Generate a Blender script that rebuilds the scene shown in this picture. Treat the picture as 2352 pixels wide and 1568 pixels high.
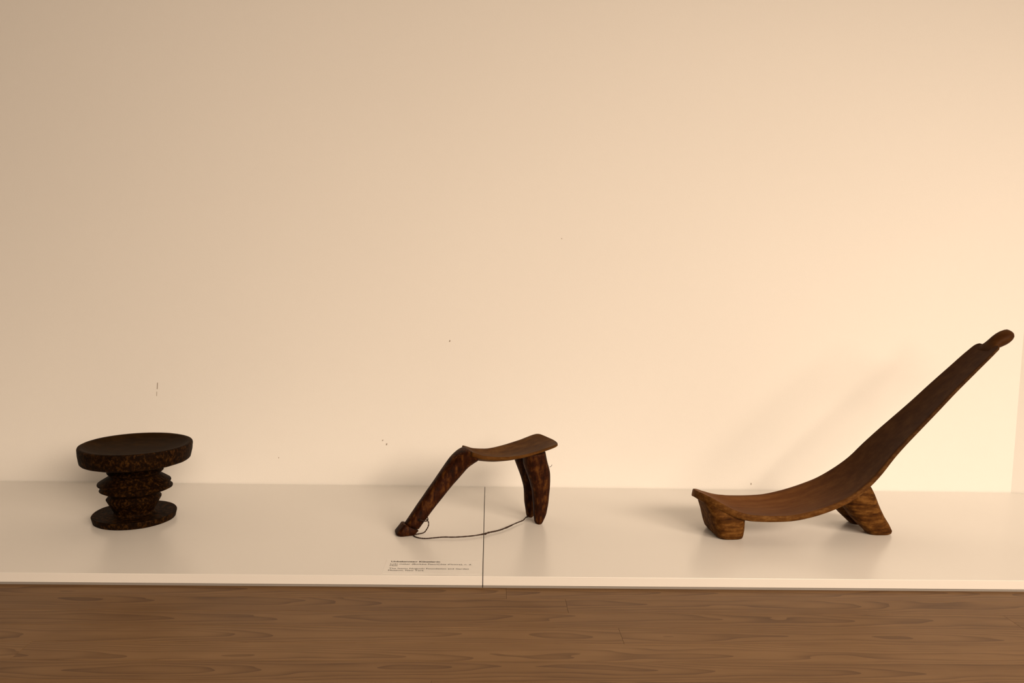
import bpy, bmesh, math, random
import numpy as np
from mathutils import Vector, Matrix, noise as mnoise

for o in list(bpy.data.objects):
    bpy.data.objects.remove(o, do_unlink=True)
scene = bpy.context.scene
COL = scene.collection
random.seed(4)

# ------------------------------------------------------------------ camera
# metres; x runs right along the back wall, y runs towards it, z = 0 is the platform top
PW, PH = 2352, 1568
FPX, YAW, PITCH, ROLL, CAM_H = 1737.5, 0.0313, -0.08939, 0.0204, 0.81013
FWD = Vector((math.sin(YAW) * math.cos(PITCH), math.cos(YAW) * math.cos(PITCH), math.sin(PITCH)))
_r = Vector((math.cos(YAW), -math.sin(YAW), 0.0))
_u = _r.cross(FWD)
RIGHT = _r * math.cos(ROLL) + _u * math.sin(ROLL)
UP = -_r * math.sin(ROLL) + _u * math.cos(ROLL)
EYE = Vector((0, 0, CAM_H))
cam_data = bpy.data.cameras.new('camera')
cam = bpy.data.objects.new('camera', cam_data)
COL.objects.link(cam)
cam_data.sensor_width = 36.0
cam_data.lens = 36.0 * FPX / PW
cam_data.clip_start = 0.02
cam.matrix_world = Matrix(((RIGHT.x, UP.x, -FWD.x, EYE.x), (RIGHT.y, UP.y, -FWD.y, EYE.y),
                           (RIGHT.z, UP.z, -FWD.z, EYE.z), (0, 0, 0, 1)))
scene.camera = cam


def px_on_z(px, py, z=0.0):
    """point of the horizontal plane z seen at a pixel of the photograph"""
    d = FWD + RIGHT * ((px - PW / 2) / FPX) - UP * ((py - PH / 2) / FPX)
    return EYE + d * ((z - EYE.z) / d.z)


# ------------------------------------------------------------------ light
scene.view_settings.view_transform = 'Standard'
scene.view_settings.look = 'None'
scene.view_settings.exposure = 0.0
scene.view_settings.gamma = 1.0
scene.view_settings.use_curve_mapping = False

world = bpy.data.worlds.new('world')
scene.world = world
world.use_nodes = True
world.node_tree.nodes['Background'].inputs[0].default_value = (1.0, 0.77, 0.54, 1)
world.node_tree.nodes['Background'].inputs[1].default_value = 0.05

WARM = (1.0, 0.77, 0.56)


def area(name, loc, target, sx, sy, power, col=WARM, spread=180):
    l = bpy.data.lights.new(name, 'AREA')
    l.shape = 'RECTANGLE'
    l.spread = math.radians(spread)
    l.size, l.size_y, l.energy, l.color = sx, sy, power, col
    o = bpy.data.objects.new(name, l)
    COL.objects.link(o)
    o.location = loc
    o.rotation_euler = (Vector(target) - Vector(loc)).to_track_quat('-Z', 'Z').to_euler()
    return o


area('track_light_right', (4.1, -1.0, 2.2), (1.85, 2.8, 0.0), 2.2, 1.4, 51, spread=85)
area('track_light_middle', (1.7, -2.8, 2.8), (-2.3, 2.8, -0.5), 3.6, 1.8, 107, spread=90)

# ------------------------------------------------------------------ materials


def mat_base(name):
    m = bpy.data.materials.new(name)
    m.use_nodes = True
    nt = m.node_tree
    b = nt.nodes['Principled BSDF']
    return m, nt, b


def N(nt, kind, **kw):
    n = nt.nodes.new(kind)
    for k, v in kw.items():
        setattr(n, k, v)
    return n


def ramp(nt, stops):
    r = nt.nodes.new('ShaderNodeValToRGB')
    els = r.color_ramp.elements
    while len(els) < len(stops):
        els.new(0.5)
    for e, (p, c) in zip(els, stops):
        e.position = p
        e.color = (*c, 1)
    return r


def mth(nt, op, a, b=None, c=None):
    n = nt.nodes.new('ShaderNodeMath')
    n.operation = op
    for i, v in enumerate((a, b, c)):
        if v is None:
            continue
        if isinstance(v, (int, float)):
            n.inputs[i].default_value = v
        else:
            nt.links.new(v, n.inputs[i])
    return n.outputs[0]


def mat_paint(name, col, rough, bump, scale, spec=0.5):
    m, nt, b = mat_base(name)
    tc = N(nt, 'ShaderNodeTexCoord')
    n1 = N(nt, 'ShaderNodeTexNoise')
    n1.inputs['Scale'].default_value = 1.3
    n1.inputs['Detail'].default_value = 2
    nt.links.new(tc.outputs['Object'], n1.inputs['Vector'])
    r = ramp(nt, [(0.3, tuple(c * 0.985 for c in col)), (0.7, col)])
    nt.links.new(n1.outputs[0], r.inputs[0])
    nt.links.new(r.outputs[0], b.inputs['Base Color'])
    b.inputs['Roughness'].default_value = rough
    b.inputs['Specular IOR Level'].default_value = spec
    n2 = N(nt, 'ShaderNodeTexNoise')
    n2.inputs['Scale'].default_value = scale
    n2.inputs['Detail'].default_value = 3
    nt.links.new(tc.outputs['Object'], n2.inputs['Vector'])
    bp = N(nt, 'ShaderNodeBump')
    bp.inputs['Strength'].default_value = bump
    bp.inputs['Distance'].default_value = 0.002
    nt.links.new(n2.outputs[0], bp.inputs['Height'])
    nt.links.new(bp.outputs[0], b.inputs['Normal'])
    return m


def mat_old_wood(name, dark, mid, light, axis='X', rough=0.5, bump=0.5, stretch=7.0, freq=38.0, spec=0.4, blotch=0.45, shade_patina=None):
    """hand-worked wood: blotchy stain, streaks along the grain, tool marks"""
    m, nt, b = mat_base(name)
    tc = N(nt, 'ShaderNodeTexCoord')
    mp = N(nt, 'ShaderNodeMapping')
    sc = [stretch, stretch, stretch]
    sc['XYZ'.index(axis)] = 1.0
    mp.inputs['Scale'].default_value = sc
    nt.links.new(tc.outputs['Object'], mp.inputs['Vector'])
    g = N(nt, 'ShaderNodeTexNoise')
    g.inputs['Scale'].default_value = freq / stretch * 1.6
    g.inputs['Detail'].default_value = 6
    g.inputs['Roughness'].default_value = 0.65
    nt.links.new(mp.outputs[0], g.inputs['Vector'])
    bl = N(nt, 'ShaderNodeTexNoise')
    bl.inputs['Scale'].default_value = freq
    bl.inputs['Detail'].default_value = 5
    bl.inputs['Roughness'].default_value = 0.7
    nt.links.new(tc.outputs['Object'], bl.inputs['Vector'])
    mix = mth(nt, 'ADD', mth(nt, 'MULTIPLY', g.outputs[0], 1 - blotch), mth(nt, 'MULTIPLY', bl.outputs[0], blotch))
    r = ramp(nt, [(0.36, dark), (0.50, mid), (0.64, light)])
    nt.links.new(mix, r.inputs[0])
    col = r.outputs[0]
    if shade_patina:      # shade of the backrest put into the colour, along with older finish: (x from, x to, factor)
        sp = N(nt, 'ShaderNodeSeparateXYZ')
        nt.links.new(tc.outputs['Object'], sp.inputs[0])
        mr = N(nt, 'ShaderNodeMapRange', interpolation_type='SMOOTHSTEP')
        for k_, v_ in zip(('From Min', 'From Max', 'To Min', 'To Max'), (shade_patina[0], shade_patina[1], 1.0, shade_patina[2])):
            mr.inputs[k_].default_value = v_
        nt.links.new(mth(nt, 'MULTIPLY_ADD', bl.outputs[0], 0.08, mth(nt, 'ADD', sp.outputs[0], -0.04)), mr.inputs['Value'])
        vm = N(nt, 'ShaderNodeVectorMath', operation='SCALE')
        nt.links.new(col, vm.inputs[0])
        nt.links.new(mr.outputs[0], vm.inputs['Scale'])
        col = vm.outputs[0]
    nt.links.new(col, b.inputs['Base Color'])
    b.inputs['Roughness'].default_value = rough
    b.inputs['Specular IOR Level'].default_value = spec
    bp = N(nt, 'ShaderNodeBump')
    bp.inputs['Strength'].default_value = bump
    bp.inputs['Distance'].default_value = 0.0025
    nt.links.new(mix, bp.inputs['Height'])
    nt.links.new(bp.outputs[0], b.inputs['Normal'])
    return m


def mat_plank():
    """oiled oak: cathedral figure along each board, tone differing from board to board"""
    m, nt, b = mat_base('oak_plank')
    tc = N(nt, 'ShaderNodeTexCoord')
    oi = N(nt, 'ShaderNodeObjectInfo')
    sep = N(nt, 'ShaderNodeSeparateXYZ')
    nt.links.new(tc.outputs['Object'], sep.inputs[0])
    rnd = oi.outputs['Random']
    off = mth(nt, 'MULTIPLY', rnd, 37.0)
    cmb = N(nt, 'ShaderNodeCombineXYZ')
    nt.links.new(mth(nt, 'ADD', mth(nt, 'MULTIPLY', sep.outputs[0], 1.4), off), cmb.inputs[0])
    nt.links.new(mth(nt, 'MULTIPLY', sep.outputs[1], 9.0), cmb.inputs[1])
    nt.links.new(off, cmb.inputs[2])
    warp = N(nt, 'ShaderNodeTexNoise')
    warp.inputs['Scale'].default_value = 1.0
    warp.inputs['Detail'].default_value = 2.5
    warp.inputs['Roughness'].default_value = 0.5
    nt.links.new(cmb.outputs[0], warp.inputs['Vector'])
    # ring count = parabola across the board + drift along it + warp
    yo = mth(nt, 'ADD', sep.outputs[1], mth(nt, 'MULTIPLY_ADD', rnd, 0.03, -0.015))
    par = mth(nt, 'MULTIPLY', mth(nt, 'MULTIPLY', yo, yo), 1500.0)
    ring = mth(nt, 'ADD', mth(nt, 'ADD', par, mth(nt, 'MULTIPLY', sep.outputs[0], 2.2)),
               mth(nt, 'MULTIPLY', warp.outputs[0], 9.0))
    tri = mth(nt, 'FRACT', ring)
    line = mth(nt, 'POWER', tri, 3.0)
    # fine pores
    cm2 = N(nt, 'ShaderNodeCombineXYZ')
    nt.links.new(mth(nt, 'ADD', mth(nt, 'MULTIPLY', sep.outputs[0], 9.0), off), cm2.inputs[0])
    nt.links.new(mth(nt, 'MULTIPLY', sep.outputs[1], 420.0), cm2.inputs[1])
    pore = N(nt, 'ShaderNodeTexNoise')
    pore.inputs['Scale'].default_value = 1.0
    pore.inputs['Detail'].default_value = 3
    nt.links.new(cm2.outputs[0], pore.inputs['Vector'])
    # soft stain
    cm3 = N(nt, 'ShaderNodeCombineXYZ')
    nt.links.new(mth(nt, 'ADD', mth(nt, 'MULTIPLY', sep.outputs[0], 5.0), off), cm3.inputs[0])
    nt.links.new(mth(nt, 'MULTIPLY', sep.outputs[1], 16.0), cm3.inputs[1])
    st = N(nt, 'ShaderNodeTexNoise')
    st.inputs['Scale'].default_value = 1.0
    st.inputs['Detail'].default_value = 3
    nt.links.new(cm3.outputs[0], st.inputs['Vector'])
    tone = mth(nt, 'ADD', mth(nt, 'MULTIPLY', line, -0.36), mth(nt, 'MULTIPLY', pore.outputs[0], 0.34))
    tone = mth(nt, 'ADD', tone, mth(nt, 'MULTIPLY', st.outputs[0], 0.36))
    tone = mth(nt, 'ADD', tone, mth(nt, 'MULTIPLY_ADD', rnd, 0.16, 0.13))
    r = ramp(nt, [(0.10, (0.075, 0.033, 0.010)), (0.45, (0.150, 0.078, 0.028)), (0.85, (0.235, 0.134, 0.056))])
    nt.links.new(tone, r.inputs[0])
    nt.links.new(r.outputs[0], b.inputs['Base Color'])
    b.inputs['Roughness'].default_value = 0.52
    b.inputs['Specular IOR Level'].default_value = 0.35
    bp = N(nt, 'ShaderNodeBump')
    bp.inputs['Strength'].default_value = 0.12
    bp.inputs['Distance'].default_value = 0.001
    nt.links.new(pore.outputs[0], bp.inputs['Height'])
    nt.links.new(bp.outputs[0], b.inputs['Normal'])
    return m


def mat_plain(name, col, rough=0.6, spec=0.3):
    m, nt, b = mat_base(name)
    tc = N(nt, 'ShaderNodeTexCoord')
    n1 = N(nt, 'ShaderNodeTexNoise')
    n1.inputs['Scale'].default_value = 60
    nt.links.new(tc.outputs['Object'], n1.inputs['Vector'])
    r = ramp(nt, [(0.3, tuple(c * 0.8 for c in col)), (0.7, col)])
    nt.links.new(n1.outputs[0], r.inputs[0])
    nt.links.new(r.outputs[0], b.inputs['Base Color'])
    b.inputs['Roughness'].default_value = rough
    b.inputs['Specular IOR Level'].default_value = spec
    return m


M_WALL = mat_paint('wall_paint', (0.80, 0.79, 0.77), 0.85, 0.10, 240.0, 0.2)
M_CEIL = mat_paint('ceiling_paint', (0.62, 0.61, 0.59), 0.9, 0.05, 90.0, 0.2)
M_LACQ = mat_paint('white_lacquer', (0.76, 0.75, 0.73), 0.26, 0.004, 60.0, 0.5)
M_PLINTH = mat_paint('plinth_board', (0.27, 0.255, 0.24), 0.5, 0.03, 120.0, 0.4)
M_PLANK = mat_plank()
M_SUB = mat_plain('floor_joint', (0.075, 0.040, 0.020), 0.8, 0.1)
M_STOOL1 = mat_old_wood('black_brown_wood', (0.002, 0.0007, 0.0002), (0.0085, 0.0031, 0.0005), (0.050, 0.021, 0.0042),
                        axis='Z', rough=0.65, bump=0.7, stretch=1.6, freq=80, spec=0.04)
M_DISH = mat_old_wood('polished_dish_wood', (0.011, 0.0045, 0.0006), (0.017, 0.0072, 0.0010), (0.027, 0.012, 0.0020),
                      axis='X', rough=0.6, bump=0.12, stretch=5, freq=30, spec=0.03)
M_SEAT2 = mat_old_wood('worn_seat_wood', (0.048, 0.017, 0.0026), (0.075, 0.029, 0.0045), (0.125, 0.056, 0.013),
                       axis='X', rough=0.55, bump=0.25, stretch=6, freq=26, spec=0.05)
M_LEG2 = mat_old_wood('red_brown_wood', (0.006, 0.0013, 0.0003), (0.025, 0.0058, 0.0010), (0.090, 0.033, 0.006),
                      axis='Z', rough=0.55, bump=0.4, stretch=3.2, freq=52, spec=0.07, blotch=0.35)
M_SEAT3 = mat_old_wood('smooth_chair_wood', (0.090, 0.030, 0.0065), (0.120, 0.045, 0.0105), (0.160, 0.066, 0.0175),
                       axis='X', rough=0.55, bump=0.08, stretch=10, freq=22, spec=0.04, blotch=0.25, shade_patina=(-0.05, 0.32, 0.40))
M_RIM3 = mat_old_wood('worn_rim_wood', (0.050, 0.017, 0.003), (0.095, 0.038, 0.0075), (0.160, 0.074, 0.019),
                      axis='X', rough=0.6, bump=0.3, stretch=5, freq=60, spec=0.06, shade_patina=(0.10, 0.34, 0.5))
M_LEG3 = mat_old_wood('rough_chair_wood', (0.022, 0.0065, 0.0010), (0.072, 0.027, 0.0045), (0.165, 0.074, 0.0170),
                      axis='X', rough=0.65, bump=0.6, stretch=6, freq=48, spec=0.05, blotch=0.3)
M_CORD = mat_plain('dark_cord', (0.035, 0.018, 0.012), 0.8, 0.2)
M_HOLE = mat_plain('hole_shadow_wood', (0.010, 0.006, 0.004), 0.9, 0.05)
M_INK = mat_plain('label_ink', (0.018, 0.011, 0.009), 0.6, 0.1)
M_FILM = mat_paint('label_film', (0.775, 0.765, 0.745), 0.34, 0.004, 60.0, 0.5)
M_SCUFF = mat_plain('scuff', (0.33, 0.28, 0.24), 0.8, 0.1)

# ------------------------------------------------------------------ helpers


def link_mesh(name, me, mat, parent=None):
    me.name = name
    if mat is not None:
        me.materials.clear()
        me.materials.append(mat)
    o = bpy.data.objects.new(name, me)
    COL.objects.link(o)
    if parent is not None:
        o.parent = parent
    return o


def tag(o, label=None, cat=None, group=None, kind=None):
    for k, v in (('label', label), ('category', cat), ('group', group), ('kind', kind)):
        if v:
            o[k] = v
    return o


def root(name, loc, rz=0.0):
    e = bpy.data.objects.new(name, None)
    COL.objects.link(e)
    e.location = loc
    e.rotation_euler = (0, 0, rz)
    e.empty_display_size = 0.05
    return e


def box_mesh(x0, x1, y0, y1, z0, z1, bevel=0.0, seg=1):
    bm = bmesh.new()
    bmesh.ops.create_cube(bm, size=1.0)
    for v in bm.verts:
        v.co = Vector((x0 + (v.co.x + .5) * (x1 - x0), y0 + (v.co.y + .5) * (y1 - y0), z0 + (v.co.z + .5) * (z1 - z0)))
    if bevel:
        bmesh.ops.bevel(bm, geom=list(bm.edges), offset=bevel, segments=seg, affect='EDGES', profile=0.5)
    me = bpy.data.meshes.new('box')
    bm.to_mesh(me)
    bm.free()
    return me


def loft(rings, cap0=True, cap1=True, smooth=True, closed=True):
    """skin a list of rings (same count) into one mesh"""
    n = len(rings[0])
    verts = [tuple(p) for r in rings for p in r]
    faces = []
    for i in range(len(rings) - 1):
        for k in range(n if closed else n - 1):
            a, b = i * n + k, i * n + (k + 1) % n
            faces.append((a, b, b + n, a + n))
    if cap0:
        faces.append(tuple(range(n - 1, -1, -1)))
    if cap1:
        faces.append(tuple((len(rings) - 1) * n + k for k in range(n)))
    me = bpy.data.meshes.new('loft')
    me.from_pydata(verts, [], faces)
    bm = bmesh.new()
    bm.from_mesh(me)
    bmesh.ops.recalc_face_normals(bm, faces=bm.faces)
    for f in bm.faces:
        f.smooth = smooth and len(f.verts) <= 4
    bm.to_mesh(me)
    bm.free()
    return me


def catmull(xs, ys, x):
    """smooth (monotone-ish) interpolation of a knot table"""
    xs, ys = np.asarray(xs, float), np.asarray(ys, float)
    m = np.gradient(ys, xs)
    i = int(np.clip(np.searchsorted(xs, x) - 1, 0, len(xs) - 2))
    h = xs[i + 1] - xs[i]
    t = float(np.clip((x - xs[i]) / h, 0, 1))
    return ((2 * t**3 - 3 * t**2 + 1) * ys[i] + (t**3 - 2 * t**2 + t) * h * m[i]
            + (-2 * t**3 + 3 * t**2) * ys[i + 1] + (t**3 - t**2) * h * m[i + 1])


def super_ring(cs, cv, hs, hv, z, n=28, e=3.0):
    out = []
    for k in range(n):
        a = 2 * math.pi * k / n
        c, s = math.cos(a), math.sin(a)
        out.append((cs + hs * math.copysign(abs(c) ** (2 / e), c), cv + hv * math.copysign(abs(s) ** (2 / e), s), z))
    return out


def wobble(me, amp, scale, seed=0.0):
    for v in me.vertices:
        d = mnoise.noise(Vector((v.co.x * scale + seed, v.co.y * scale + seed * 1.7, v.co.z * scale)))
        e = mnoise.noise(Vector((v.co.y * scale - seed, v.co.z * scale + 3.1, v.co.x * scale)))
        v.co.x += d * amp
        v.co.y += e * amp


# ------------------------------------------------------------------ setting
DB, DF, FLOOR_Z, TOP_T = 2.826, 1.9666, -0.0330, 0.0256
CEIL_Z = 3.3
tag(link_mesh('wall_back', box_mesh(-4.6, 2.046, DB, DB + 0.2, FLOOR_Z, CEIL_Z), M_WALL), kind='structure')
# the back wall turns forward in a shallow splay at its right end
SPL_X, SPL_A = 2.046, math.radians(21)
SPL_E = (SPL_X + 3.4 * math.cos(SPL_A), DB - 3.4 * math.sin(SPL_A))


def prism_mesh(poly, z0, z1, bevel=0.0):
    bm = bmesh.new()
    bot = [bm.verts.new((x, y, z0)) for x, y in poly]
    top = [bm.verts.new((x, y, z1)) for x, y in poly]
    bm.faces.new(bot[::-1])
    bm.faces.new(top)
    for k in range(len(poly)):
        q = (k + 1) % len(poly)
        bm.faces.new((bot[k], bot[q], top[q], top[k]))
    bmesh.ops.recalc_face_normals(bm, faces=bm.faces)
    if bevel:
        bmesh.ops.bevel(bm, geom=list(bm.edges), offset=bevel, segments=2, affect='EDGES', profile=0.5)
    me = bpy.data.meshes.new('prism')
    bm.to_mesh(me)
    bm.free()
    return me


tag(link_mesh('wall_return', prism_mesh([(SPL_X, DB), SPL_E, (SPL_E[0], DB + 0.2), (SPL_X, DB + 0.2)], FLOOR_Z, CEIL_Z), M_WALL), kind='structure')
tag(link_mesh('wall_left', box_mesh(-4.8, -4.6, -4.6, DB + 0.2, FLOOR_Z, CEIL_Z), M_WALL), kind='structure')
tag(link_mesh('wall_right', box_mesh(6.0, 6.2, -4.6, DB + 0.2, FLOOR_Z, CEIL_Z), M_WALL), kind='structure')
tag(link_mesh('wall_front', box_mesh(-4.8, 6.2, -4.8, -4.6, FLOOR_Z, CEIL_Z), M_WALL), kind='structure')
tag(link_mesh('ceiling', box_mesh(-4.8, 6.2, -4.8, DB + 0.2, CEIL_Z, CEIL_Z + 0.1), M_CEIL), kind='structure')

# floor: sub-floor with single oak boards laid along the wall
floor = tag(link_mesh('floor', box_mesh(-4.8, 6.2, -4.8, DB + 0.2, FLOOR_Z - 0.06, FLOOR_Z - 0.0028), M_SUB), kind='structure')
PLW, EDGE0 = 0.08, 1.9025
known = {0: 0.086, 1: 0.262, 2: 2.25, 3: 0.378, 4: 1.45, 5: -0.95, 6: -0.168}
for k in range(-1, 46):
    y0, y1 = EDGE0 - (k - 1) * PLW, EDGE0 - k * PLW      # far and near edge of the row
    j0 = {0: px_on_z(1163, 1362, FLOOR_Z).x, 1: px_on_z(1302, 1391, FLOOR_Z).x, 3: px_on_z(1427, 1460, FLOOR_Z).x,
          6: px_on_z(990, 1566, FLOOR_Z).x}.get(k, random.uniform(1.3, 2.6) * random.choice((-1, 1)))
    joints = [-4.6, j0 - 2.6, j0, j0 + 2.9, 6.0]
    joints = sorted(j for j in joints if -4.61 <= j <= 6.01)
    for a, b in zip(joints[:-1], joints[1:]):
        if b - a < 0.05:
            continue
        g = 0.00018
        L = (b - a) / 2
        o = link_mesh('plank', box_mesh(-L + g, L - g, -PLW / 2 + g, PLW / 2 - g, -0.003, 0.0, 0.0003), M_PLANK, floor)
        o.location = ((a + b) / 2, (y0 + y1) / 2, FLOOR_Z)

# tiny marks on the paint of the back wall


def wall_px(px, py):
    d = FWD + RIGHT * ((px - PW / 2) / FPX) - UP * ((py - PH / 2) / FPX)
    return EYE + d * ((DB - EYE.y) / d.y)


wb = bpy.data.objects['wall_back']
for (px, py, w, h, tilt) in ((361.5, 886, 1.6, 15, 0.08), (360, 904, 1.0, 10, 0.05), (888, 1020, 2.4, 4.5, 0.2), (879, 1011, 2, 3, 0.5),
                             (1033, 783, 2.4, 4, 0.2), (1725, 1111, 2, 4.5, 0.0), (1290, 548, 1.6, 2, 0), (640, 1051, 1.6, 2, 0)):
    c = wall_px(px, py)
    s = 1 / 616.0
    bm = bmesh.new()
    bmesh.ops.create_cube(bm, size=1.0)
    for v in bm.verts:
        v.co = Vector((v.co.x * w * s + v.co.z * tilt * h * s, v.co.y * 0.0004, v.co.z * h * s))
    me = bpy.data.meshes.new('scuff')
    bm.to_mesh(me)
    bm.free()
    o = link_mesh('scuff_mark', me, M_SCUFF, wb)
    o.location = (c.x, DB - 0.0002, c.z)

# ------------------------------------------------------------------ display platform, two sections butted together
SEAM = -0.0041


def platform(x0, x1, label):
    ox, oy = (x0 + min(x1, 2.0)) / 2, (DB + DF) / 2
    e = root('display_platform', (ox, oy, FLOOR_Z))
    tag(e, label, 'platform', 'platform sections along the wall')

    def outline(inset_f, inset_s):
        b = DB - 0.0032
        pts = [(x0 + inset_s, DF + inset_f), (x1 - inset_s, DF + inset_f)]
        if x1 > SPL_X:     # corner cut along the splayed wall
            pts += [(x1 - inset_s, DB - (x1 - SPL_X) * math.tan(SPL_A) - .0025), (SPL_X - .001, b)]
        else:
            pts += [(x1 - inset_s, b)]
        pts += [(x0 + inset_s, b)]
        return [(x - ox, y - oy) for x, y in pts]
    H = -FLOOR_Z
    link_mesh('top_board', prism_mesh(outline(0, 0), H - TOP_T, H, 0.0008), M_LACQ, e)
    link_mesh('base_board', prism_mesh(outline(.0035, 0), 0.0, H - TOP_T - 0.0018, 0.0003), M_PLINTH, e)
    link_mesh('joint_strip', prism_mesh(outline(.012, .002), H - TOP_T - 0.0018, H - TOP_T), M_SUB, e)
    return e


platform(-3.2, SEAM - 0.0010, 'white lacquered platform section under the round pedestal stool, with a printed label on it')
platform(SEAM + 0.0010, 2.75, 'white lacquered platform section under the long reclining chair')

# ------------------------------------------------------------------ round pedestal stool
ROUND = root('pedestal_stool', (-1.127, 2.416, 0.0))
tag(ROUND, 'dark round wooden stool with dished seat on a tiered carved column', 'stool')


def lathe(name, prof, mat, parent, seg=96, amp=0.0, scale=20, seed=0.0, cap0=True, cap1=True, sub=3):
    """prof: (radius, z, x-offset of the ring); corners kept crisp by doubled neighbours"""
    pts = []
    for i in range(len(prof) - 1):
        a, b = prof[i], prof[i + 1]
        for k in range(sub):
            t = k / sub
            pts.append(tuple(a[j] + (b[j] - a[j]) * t for j in range(3)))
    pts.append(prof[-1])
    rings = []
    for (r, z, ox) in pts:
        ring = []
        for k in range(seg):
            a = 2 * math.pi * k / seg
            q = Vector((math.cos(a) * scale * 0.1, math.sin(a) * scale * 0.1, z * scale + seed))
            d = 1 + amp / max(r, .02) * mnoise.noise(q) + amp * .5 / max(r, .02) * mnoise.noise(q * 3.3)
            ring.append((ox + r * d * math.cos(a), r * d * math.sin(a), z + amp * .35 * mnoise.noise(q * 1.7 + Vector((5, 2, seed)))))
        rings.append(ring)
    me = loft(rings, cap0, cap1)
    o = link_mesh(name, me, mat, parent)
    for f in me.polygons:
        f.use_smooth = True
    me.set_sharp_from_angle(angle=math.radians(28))
    return o


lathe('base', [(0.1185, 0.0, -.003), (0.1206, 0.0015, -.003), (0.1250, 0.019, -.003), (0.1235, 0.0215, -.003), (0.10, 0.0205, -.004),
               (0.070, 0.0205, -.005), (0.063, 0.0215, -.005), (0.060, 0.026, -.005)], M_STOOL1, ROUND, amp=.0011, seed=1.0)
lathe('lower_tier', [(0.0575, 0.022, -.005), (0.0585, 0.028, -.005), (0.0806, 0.0683, -.0045), (0.0808, 0.0705, -.0045),
                     (0.070, 0.0825, -.005), (0.068, 0.086, -.005)], M_STOOL1, ROUND, amp=.0016, seed=2.0)
lathe('middle_tier', [(0.068, 0.0815, -.005), (0.0725, 0.0845, -.004), (0.1066, 0.1018, .0044), (0.1068, 0.1032, .0044),
                      (0.1000, 0.1120, .001), (0.1073, 0.1200, -.002), (0.1073, 0.1216, -.002),
                      (0.074, 0.1440, 0), (0.072, 0.1470, 0)], M_STOOL1, ROUND, amp=.0018, seed=3.0)
lathe('upper_tier', [(0.071, 0.1440, .001), (0.0735, 0.1465, .001), (0.0825, 0.1560, .002), (0.0825, 0.1578, .002),
                     (0.068, 0.1720, .003), (0.066, 0.1780, .003)], M_STOOL1, ROUND, amp=.0012, seed=4.0)
seat1 = lathe('seat', [(0.050, 0.1740, .004), (0.100, 0.1790, .005), (0.145, 0.1880, .005), (0.1580, 0.1925, .005), (0.1615, 0.1965, .005),
                       (0.1662, 0.2190, .0055), (0.1673, 0.2400, .0062), (0.1660, 0.2440, .0066), (0.1620, 0.2460, .0066)],
              M_STOOL1, ROUND, amp=.0012, seed=5.0, cap1=False)
dish = [(0.1620 * 1.0, 0.2460, .0066), (0.1540, 0.2452, .0066), (0.148, 0.2415, .0066), (0.135, 0.2355, .0066), (0.11, 0.2290, .0066),
        (0.075, 0.2235, .0066), (0.035, 0.2210, .0066), (0.002, 0.2205, .0066)]
d = lathe('dish', dish, M_DISH, seat1, amp=.0, seed=6.0, cap0=False)
d['label'] = 'smooth hollowed sitting surface'

# ------------------------------------------------------------------ curved boards (seats carved from one plank)


def board(prof_s, prof_z, ws, wv, te, dish_d, belly, s_list, bulge=0.0, twist=None, nt=17):
    """rings of a carved board running along local x. te, dish_d, belly: functions of s"""
    rings = []
    for s in s_list:
        z = catmull(prof_s, prof_z, s)
        e = 0.004
        s0, s1 = max(s - e, prof_s[0]), min(s + e, prof_s[-1])
        tx, tz = s1 - s0, catmull(prof_s, prof_z, s1) - catmull(prof_s, prof_z, s0)
        l = math.hypot(tx, tz)
        nx, nz = -tz / l, tx / l
        w = catmull(ws, wv, s)
        T, D, B = te(s), dish_d(s), belly(s)
        ring = []

        def put(v, h):
            dz = twist(s, v / w) if twist else 0.0
            ring.append((s + nx * h, v, z + nz * h + dz))
        rr = min(0.35 * T, 0.006)
        # top, far to near
        for k in range(nt):
            q = 1 - 2 * k / (nt - 1)
            put(q * (w - rr * .7), -D * (1 - q * q))
        put(-w + rr * .15, -rr * .3)
        put(-w, -rr)
        put(-w * 0.992, -T + rr)
        put(-w * 0.985 + rr * .15, -T + rr * .3)
        for k in range(nt):
            q = -1 + 2 * k / (nt - 1)
            put(q * (w * .97 - rr * .7), -T - B * (1 - q * q))
        put(w * 0.985 - rr * .15, -T + rr * .3)
        put(w * 0.992, -T + rr)
        put(w, -rr)
        put(w - rr * .15, -rr * .3)
        if bulge:
            ext = s_list[-1]
            f = max(0.0, 1 - (ext - s) / 0.05)
            f = f * f * (3 - 2 * f)
            ring = [(x + bulge * f * (1 - (y / w) ** 2), y, zz) for x, y, zz in ring]
        rings.append(ring)
    return rings


def split_loft(rings, cuts, names, mats, parent, cap0=True, cap1=True, rim=None):
    """one smooth skin, cut into consecutive parts that keep the common normals"""
    full = loft(rings, cap0, cap1)
    n = len(rings[0])
    nrm = [v.normal.copy() for v in full.vertices]
    out = []
    for (a, b), name, mat in zip(cuts, names, mats):
        me = loft(rings[a:b + 1], cap0 and a == 0, cap1 and b == len(rings) - 1)
        for f in me.polygons:
            f.use_smooth = True
        me.normals_split_custom_set_from_vertices([nrm[a * n + i] for i in range((b - a + 1) * n)])
        ob = link_mesh(name, me, mat, parent)
        if rim:
            me.materials.append(rim[0])
            for f in me.polygons:
                ks = {v % n for v in f.vertices}
                if len(f.vertices) == 4 and ks <= rim[1]:
                    f.material_index = 1
        out.append(ob)
    return out


def worn_edge_material(src, name, light, z_side=-1):
    m = src.copy()
    m.name = name
    return m


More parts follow.
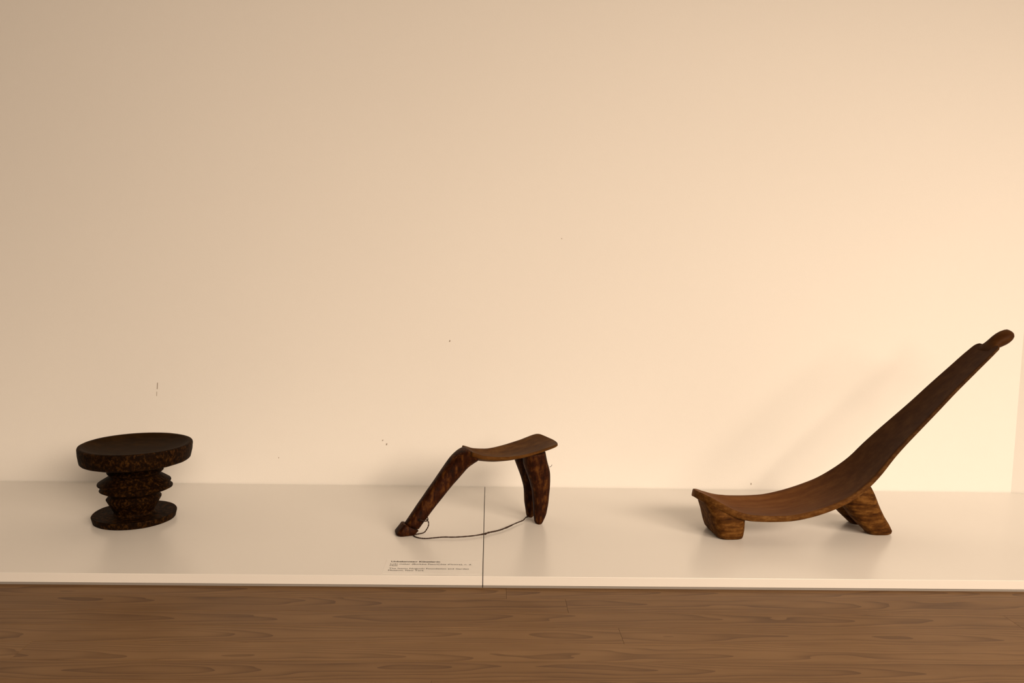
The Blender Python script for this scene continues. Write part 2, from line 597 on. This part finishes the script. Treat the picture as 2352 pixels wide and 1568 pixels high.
# ------------------------------------------------------------------ three-legged stool
TRI = root('three_legged_stool', (0.0, 2.38, 0.0), 0.34)
tag(TRI, 'brown three-legged wooden stool with saddle seat and a cord tied to its legs', 'stool')
ps = [-.064, -.058, -.045, -.032, -.012, .008, .022, .04, .056, .073, .094, .113, .134, .153, .169, .184, .197, .21, .222]
pz = [.2555, .2535, .2488, .2440, .2405, .238, .237, .2372, .238, .2398, .2425, .246, .2505, .2548, .2592, .2635, .2672, .2705, .2725]
rings = board(ps, pz, [-.07, -.06, -.03, 0, .03, .06, .1, .15, .19, .202, .209, .213, .216], [.050, .0535, .057, .060, .065, .073, .081, .0855, .0885, .0875, .084, .079, .070],
              te=lambda s: float(np.interp(s, [-.06, 0, .1, .2, .22], [.014, .0125, .0105, .007, .005])),
              dish_d=lambda s: float(np.interp(s, [-.064, -.02, .05, .15, .22], [.004, .009, .010, .007, .004])),
              belly=lambda s: float(np.interp(s, [-.06, 0, .1, .2], [.012, .014, .014, .006])),
              s_list=[-.064 + .266 * (i / 40) for i in range(41)] + [.206, .2095, .2125, .2145, .216], bulge=0.014)
me = loft(rings)
wobble(me, .0008, 40, 2.0)
seat2 = link_mesh('seat', me, M_SEAT2, TRI)


def leg_between(pairs, n=24, e=2.4):
    """sections spanned by a left and a right outline point (s, z) with a lateral half width and centre v"""
    rings = []
    for (l, r, hv, cv) in pairs:
        cx, cz = (l[0] + r[0]) / 2, (l[1] + r[1]) / 2
        ax, az = (r[0] - l[0]) / 2, (r[1] - l[1]) / 2
        ring = []
        for k in range(n):
            a = 2 * math.pi * k / n
            c, s = math.cos(a), math.sin(a)
            c = math.copysign(abs(c) ** (2 / e), c)
            s = math.copysign(abs(s) ** (2 / e), s)
            ring.append((cx + ax * c, cv + hv * s, cz + az * c))
        rings.append(ring)
    return rings


def densify(pairs, sub=5):
    flat = np.array([[*l, *r, h, v] for l, r, h, v in pairs])
    t = np.arange(len(flat))
    out = []
    for x in np.linspace(0, len(flat) - 1, (len(flat) - 1) * sub + 1):
        q = [catmull(t, flat[:, j], x) for j in range(6)]
        out.append(((q[0], q[1]), (q[2], q[3]), q[4], q[5]))
    return out


front = [((-.050, .2440), (-.034, .2260), .044, 0), ((-.0635, .2570), (-.0395, .2180), .0495, 0), ((-.082, .2550), (-.048, .2110), .046, 0),
         ((-.106, .2420), (-.066, .1960), .037, 0), ((-.130, .2170), (-.090, .1690), .031, 0), ((-.166, .1680), (-.124, .1320), .027, 0),
         ((-.205, .1160), (-.160, .0900), .025, 0), ((-.238, .0690), (-.196, .0450), .024, 0), ((-.264, .0330), (-.220, .0140), .023, 0)]
me = loft(leg_between(densify(front)))
wobble(me, .0012, 30, 5.0)
legf = link_mesh('leg', me, M_LEG2, TRI)
legf['label'] = 'slanting bar leg that ends in a wedge-shaped foot'
foot = [((-.2660, .0350), (-.2230, .0100), .024, 0), ((-.2710, .0350), (-.2270, .0075), .026, 0), ((-.2820, .0220), (-.2300, .0055), .027, 0),
        ((-.2925, .0095), (-.2320, .0030), .0275, 0), ((-.2925, .0045), (-.2330, .0012), .027, 0), ((-.2870, .0000), (-.2350, .0000), .024, 0)]
me = loft(leg_between(densify(foot, 1), e=4.5))
for f in me.polygons:
    f.use_smooth = True
me.set_sharp_from_angle(angle=math.radians(40))
wobble(me, .0006, 40, 1.0)
link_mesh('foot', me, M_LEG2, legf)
# cord hole on the near face of the leg
hr = []
for (rad, dep) in ((.0046, .0), (.0040, .003), (.0030, .004)):
    hr.append([(rad * math.cos(2 * math.pi * k / 14), dep, rad * math.sin(2 * math.pi * k / 14)) for k in range(14)])
me = loft(hr, True, True)
o = link_mesh('cord_hole', me, M_HOLE, legf)
o.location = (-.2245, -.0248, .0480)

tab_z = [.236, .215, .194, .163, .116, .075, .050, .030, .012, .003, .0]
tab_l = [.108, .112, .116, .129, .145, .151, .153, .155, .158, .161, .164]
tab_r = [.182, .188, .194, .2025, .205, .203, .2005, .197, .189, .184, .179]
for sgn, v_top, v_bot, shift in ((-1, -.046, -.034, 0.0), (1, .046, .041, .0015)):
    prs = []
    for z, l, r in zip(tab_z, tab_l, tab_r):
        t = 1 - z / .236
        prs.append(((l + shift, z), (r + shift, z + .006 * (1 - t)), .030 * (1 - t) + .0135 * t, v_top * (1 - t) + v_bot * t))
    me = loft(leg_between(densify(prs, 4), e=2.5))
    wobble(me, .0014, 26, 7.0 * sgn)
    link_mesh('leg', me, M_LEG2, TRI)

# cord: out of the hole, round a small loop, down to the platform, across to the far rear leg


def tube(name, pts, rad, mat, parent, twist=0.0, n=8, sub=6):
    P = [Vector(q) for q in pts]
    A = np.array([[*q] for q in P])
    t = np.arange(len(A))
    C = [Vector([catmull(t, A[:, j], x) for j in range(3)]) for x in np.linspace(0, len(A) - 1, (len(A) - 1) * sub + 1)]
    rings, up, run = [], Vector((0, 0, 1)), 0.0
    for i, c in enumerate(C):
        tg = (C[min(i + 1, len(C) - 1)] - C[max(i - 1, 0)]).normalized()
        if i:
            run += (c - C[i - 1]).length
        a = tg.cross(up)
        if a.length < 1e-4:
            a = tg.cross(Vector((1, 0, 0)))
        a.normalize()
        b = a.cross(tg).normalized()
        ph = run * 900.0
        r = rad(i / (len(C) - 1)) if callable(rad) else rad
        rings.append([c + (a * math.cos(2 * math.pi * k / n) + b * math.sin(2 * math.pi * k / n)) * r *
                      (1 + twist * math.cos(2 * (2 * math.pi * k / n) - ph)) for k in range(n)])
    return link_mesh(name, loft(rings), mat, parent)


def tri_local(p):
    c, s = math.cos(0.34), math.sin(0.34)
    x, y = p.x, p.y - 2.38
    return Vector((x * c + y * s, -x * s + y * c, p.z))


def c2(x, y, z):
    return tri_local(px_on_z(870 + x / 5.227, 960 + y / 5.227, z))


cord_pts = [(-.2245, -.0215, .0480), (-.219, -.0275, .0475), (-.209, -.030, .0445), (-.199, -.026, .0440), (-.196, -.018, .0490),
            (-.1995, -.010, .0520), (-.203, -.012, .0480), (-.1985, -.022, .0440), (-.1955, -.026, .0380), (-.196, -.028, .0290), (-.2015, -.030, .0190),
            (-.213, -.034, .0095)]
cord_pts += [c2(447, 1393, .005), c2(420, 1405, .0022)]
cord_pts += [c2(*q) for q in ((440, 1424, .0022), (500, 1439, .0022), (580, 1443, .0025), (680, 1434, .004), (780, 1426, .005), (900, 1427, .005), (1020, 1421, .005),
                              (1140, 1410, .005), (1260, 1390, .005), (1340, 1368, .005), (1420, 1352, .005), (1480, 1334, .005), (1560, 1302, .005),
                              (1640, 1264, .005), (1700, 1240, .005), (1735, 1225, .005), (1765, 1192, .005), (1790, 1182, .007))]
cord = tube('cord', cord_pts, lambda t: .0017 + (.0005 if .70 < t < .86 else 0), M_CORD, TRI, twist=.22)
cord['label'] = 'thin dark twisted cord'
for (x, y, z, r) in ((1282, 1386, .006, .0034), (1316, 1372, .006, .0026), (1466, 1338, .006, .0022), (1720, 1231, .006, .002)):
    bm = bmesh.new()
    bmesh.ops.create_icosphere(bm, subdivisions=2, radius=r)
    for v in bm.verts:
        v.co *= 1 + .3 * mnoise.noise(v.co * 600)
        v.co.x *= 1.35
    me = bpy.data.meshes.new('knot')
    bm.to_mesh(me)
    bm.free()
    k = link_mesh('knot', me, M_CORD, cord)
    k.location = c2(x, y, z)
tube('frayed_end', [(.199, -.05, .190), (.2035, -.052, .191), (.207, -.053, .197)], .0008, M_CORD, cord, n=5, sub=3)

# ------------------------------------------------------------------ reclining chair
REC = root('reclining_chair', (1.0, 2.37, 0.0), 0.07)
tag(REC, 'long low reclining chair carved from brown wood with a knob-ended backrest', 'chair')
ps = [-.336, -.33, -.32, -.31, -.30, -.28, -.24, -.203, -.15, -.103, -.056, -.009, .04, .088, .124, .166, .191, .233, .268, .315, .362, .422, .481, .54, .59, .622, .636]
pz = [.1370, .1360, .1335, .1305, .1270, .1175, .0985, .0870, .0825, .0820, .0845, .0930, .1060, .1230, .1385, .1645, .1830, .2205, .2600, .3080, .3530, .4105, .4690,
      .5250, .5720, .6010, .6125]
ws = [-.337, -.334, -.33, -.322, -.31, -.30, -.28, -.24, -.20, -.15, -.1, 0., .06, .12, .18, .25, .35, .45, .55, .615, .626, .632, .636]
wv = [.006, .018, .027, .038, .054, .066, .082, .099, .107, .112, .115, .118, .117, .113, .104, .090, .078, .068, .061, .0565, .0545, .050, .040]
s_list = [-.336, -.3345, -.332, -.328, -.322, -.315, -.306] + [-.296 + i * .0135 for i in range(0, 67)] + [.618, .624, .628, .632, .635]
rings = board(ps, pz, ws, wv,
              te=lambda s: float(np.interp(s, [-.336, -.31, -.25, 0, .2, .3, .55, .64], [.022, .025, .022, .019, .0165, .0135, .010, .0075])),
              dish_d=lambda s: float(np.interp(s, [-.336, -.3, -.2, 0, .3, .64], [.000, .006, .014, .014, .007, .003])),
              belly=lambda s: float(np.interp(s, [-.336, -.3, -.2, 0, .2, .4, .64], [.001, .006, .012, .012, .010, .006, .003])),
              s_list=s_list, twist=lambda s, q: -.011 * max(0.0, q) * float(np.interp(s, [-.336, -.29, -.2], [.4, 1.0, 0.0])))
cut = min(range(len(s_list)), key=lambda i: abs(s_list[i] - .185))
seat3, back3 = split_loft(rings, [(0, cut), (cut, len(s_list) - 1)], ['seat', 'backrest'], [M_SEAT3, M_SEAT3], REC,
                          rim=(M_RIM3, set(range(17, 22)) | set(range(37, 42)) | {16, 38}))

# rounded knob at the head of the backrest, continuing its line
ax = Vector((.86, 0, .51)).normalized()
nn = Vector((-ax.z, 0, ax.x))
base = Vector((.618, 0, .5895))
rings = []
for (t, hv, hn) in ((0, .048, .003), (.012, .046, .0055), (.021, .037, .010), (.030, .0285, .0145), (.042, .0250, .0182), (.056, .0255, .0210), (.072, .0270, .0225), (.084, .0270, .0222),
                    (.095, .0250, .0200), (.104, .0205, .0162), (.1095, .0140, .0108), (.112, .005, .0040)):
    c = base + ax * t + nn * (.001 + .003 * min(1, t / .05))
    ring = []
    for k in range(24):
        a = 2 * math.pi * k / 24
        q = c + Vector((0, 1, 0)) * (hv * math.cos(a)) + nn * (hn * math.sin(a))
        if math.sin(a) > 0:      # low ridge along the top of the knob
            q += nn * (.0020 * math.exp(-(math.cos(a) / .22) ** 2) * min(1, t / .04))
        ring.append(tuple(q))
    rings.append(ring)
link_mesh('head_knob', loft(rings), M_SEAT3, back3)

# legs, cut to follow the underside of the board


def under_board(me):
    for v in me.vertices:
        s_ = min(max(v.co.x, ps[0]), ps[-1])
        e_ = .004
        sl = (catmull(ps, pz, min(s_ + e_, ps[-1])) - catmull(ps, pz, max(s_ - e_, ps[0]))) / (2 * e_)
        q_ = min(1.0, abs(v.co.y) / catmull(ws, wv, s_))
        D_ = float(np.interp(s_, [-.336, -.3, -.2, 0, .3, .64], [.000, .006, .014, .014, .007, .003])) * (1 - q_ * q_)
        lim = catmull(ps, pz, s_) - (D_ + .007) * math.hypot(1, sl) - (.011 if v.co.y > 0 and s_ < -.2 else 0)
        v.co.z = min(v.co.z, lim)


fl = []
for (z, s0, s1, v0, v1) in ((0.0, -.273, -.200, -.087, .045), (.003, -.279, -.196, -.092, .050), (.012, -.287, -.194, -.095, .053), (.030, -.294, -.1925, -.097, .056),
                            (.066, -.304, -.1905, -.097, .058), (.088, -.312, -.189, -.091, .056), (.104, -.318, -.200, -.078, .050), (.1145, -.322, -.245, -.062, .044),
                            (.1180, -.322, -.262, -.050, .040)):
    fl.append(super_ring((s0 + s1) / 2, (v0 + v1) / 2, (s1 - s0) / 2, (v1 - v0) / 2, z, n=36, e=4.2))
me = loft(fl)
wobble(me, .0012, 26, 3.0)
under_board(me)
link_mesh('leg', me, M_LEG3, REC)
for sgn in (-1, 1):
    rl = []
    for (z, s0, s1, c, h) in ((0.0, .232, .298, .046, .023), (.004, .226, .305, .046, .027), (.012, .218, .306, .047, .029), (.034, .192, .293, .048, .030), (.060, .167, .276, .048, .031),
                              (.085, .146, .2605, .049, .034), (.106, .128, .2475, .052, .038), (.122, .130, .238, .054, .041), (.138, .148, .229, .053, .042), (.152, .172, .2205, .052, .041), (.162, .188, .214, .05, .040)):
        cv = (-c + .001) if sgn < 0 else (c + .011)
        rl.append(super_ring((s0 + s1) / 2, cv, (s1 - s0) / 2, h, z, n=32, e=3.2))
    me = loft(rl)
    wobble(me, .0012, 26, 5.0 * sgn)
    under_board(me)
    link_mesh('leg', me, M_LEG3, REC)

# ------------------------------------------------------------------ printed label stuck on the platform
p0 = px_on_z(877, 1317, 0.0)
LAB = root('exhibit_label', (p0.x, p0.y, 0.0))
tag(LAB, 'clear stick-on label with small dark lettering near the platform edge', 'label')
f_me = box_mesh(0.0, (SEAM - .008) - p0.x, 0.0, px_on_z(887, 1285, 0).y - p0.y, 0.0, .00025)
link_mesh('label_film', f_me, M_FILM, LAB)


def text_line(name, body, xl, xr, ybase, bold, cap):
    a, b = px_on_z(xl, ybase, 0), px_on_z(xr, ybase, 0)
    cu = bpy.data.curves.new('txt', 'FONT')
    cu.body = body
    cu.size = cap
    cu.resolution_u = 3
    if bold:
        cu.offset = 0.00028
    else:
        cu.offset = 0.0
    tmp = bpy.data.objects.new('txt', cu)
    COL.objects.link(tmp)
    dg = bpy.context.evaluated_depsgraph_get()
    me = bpy.data.meshes.new_from_object(tmp.evaluated_get(dg))
    bpy.data.objects.remove(tmp, do_unlink=True)
    xs = [v.co.x for v in me.vertices]
    k = (b.x - a.x) / (max(xs) - min(xs))
    x0 = min(xs)
    for v in me.vertices:
        v.co.x = (v.co.x - x0) * k
        v.co.z = 0.0
    o = link_mesh(name, me, M_INK, LAB)
    o.location = (a.x - p0.x, a.y - p0.y, .0006)
    o.rotation_euler = (0, 0, 0)


text_line('lettering', 'Unbekannte:r Künstler:in', 898.4, 1010.9, 1290.6, True, .0118)
text_line('lettering', "Lobi maker (Burkina Faso/Côte d'Ivoire), n. d.", 896.6, 1083.5, 1296.2, False, .0112)
text_line('lettering', 'Holz', 895.2, 913.2, 1299.7, False, .0112)
text_line('lettering', 'The Isamu Noguchi Foundation and Garden', 893.3, 1077.0, 1306.4, False, .0112)
text_line('lettering', 'Museum, New York', 891.3, 973.6, 1310.8, False, .0112)
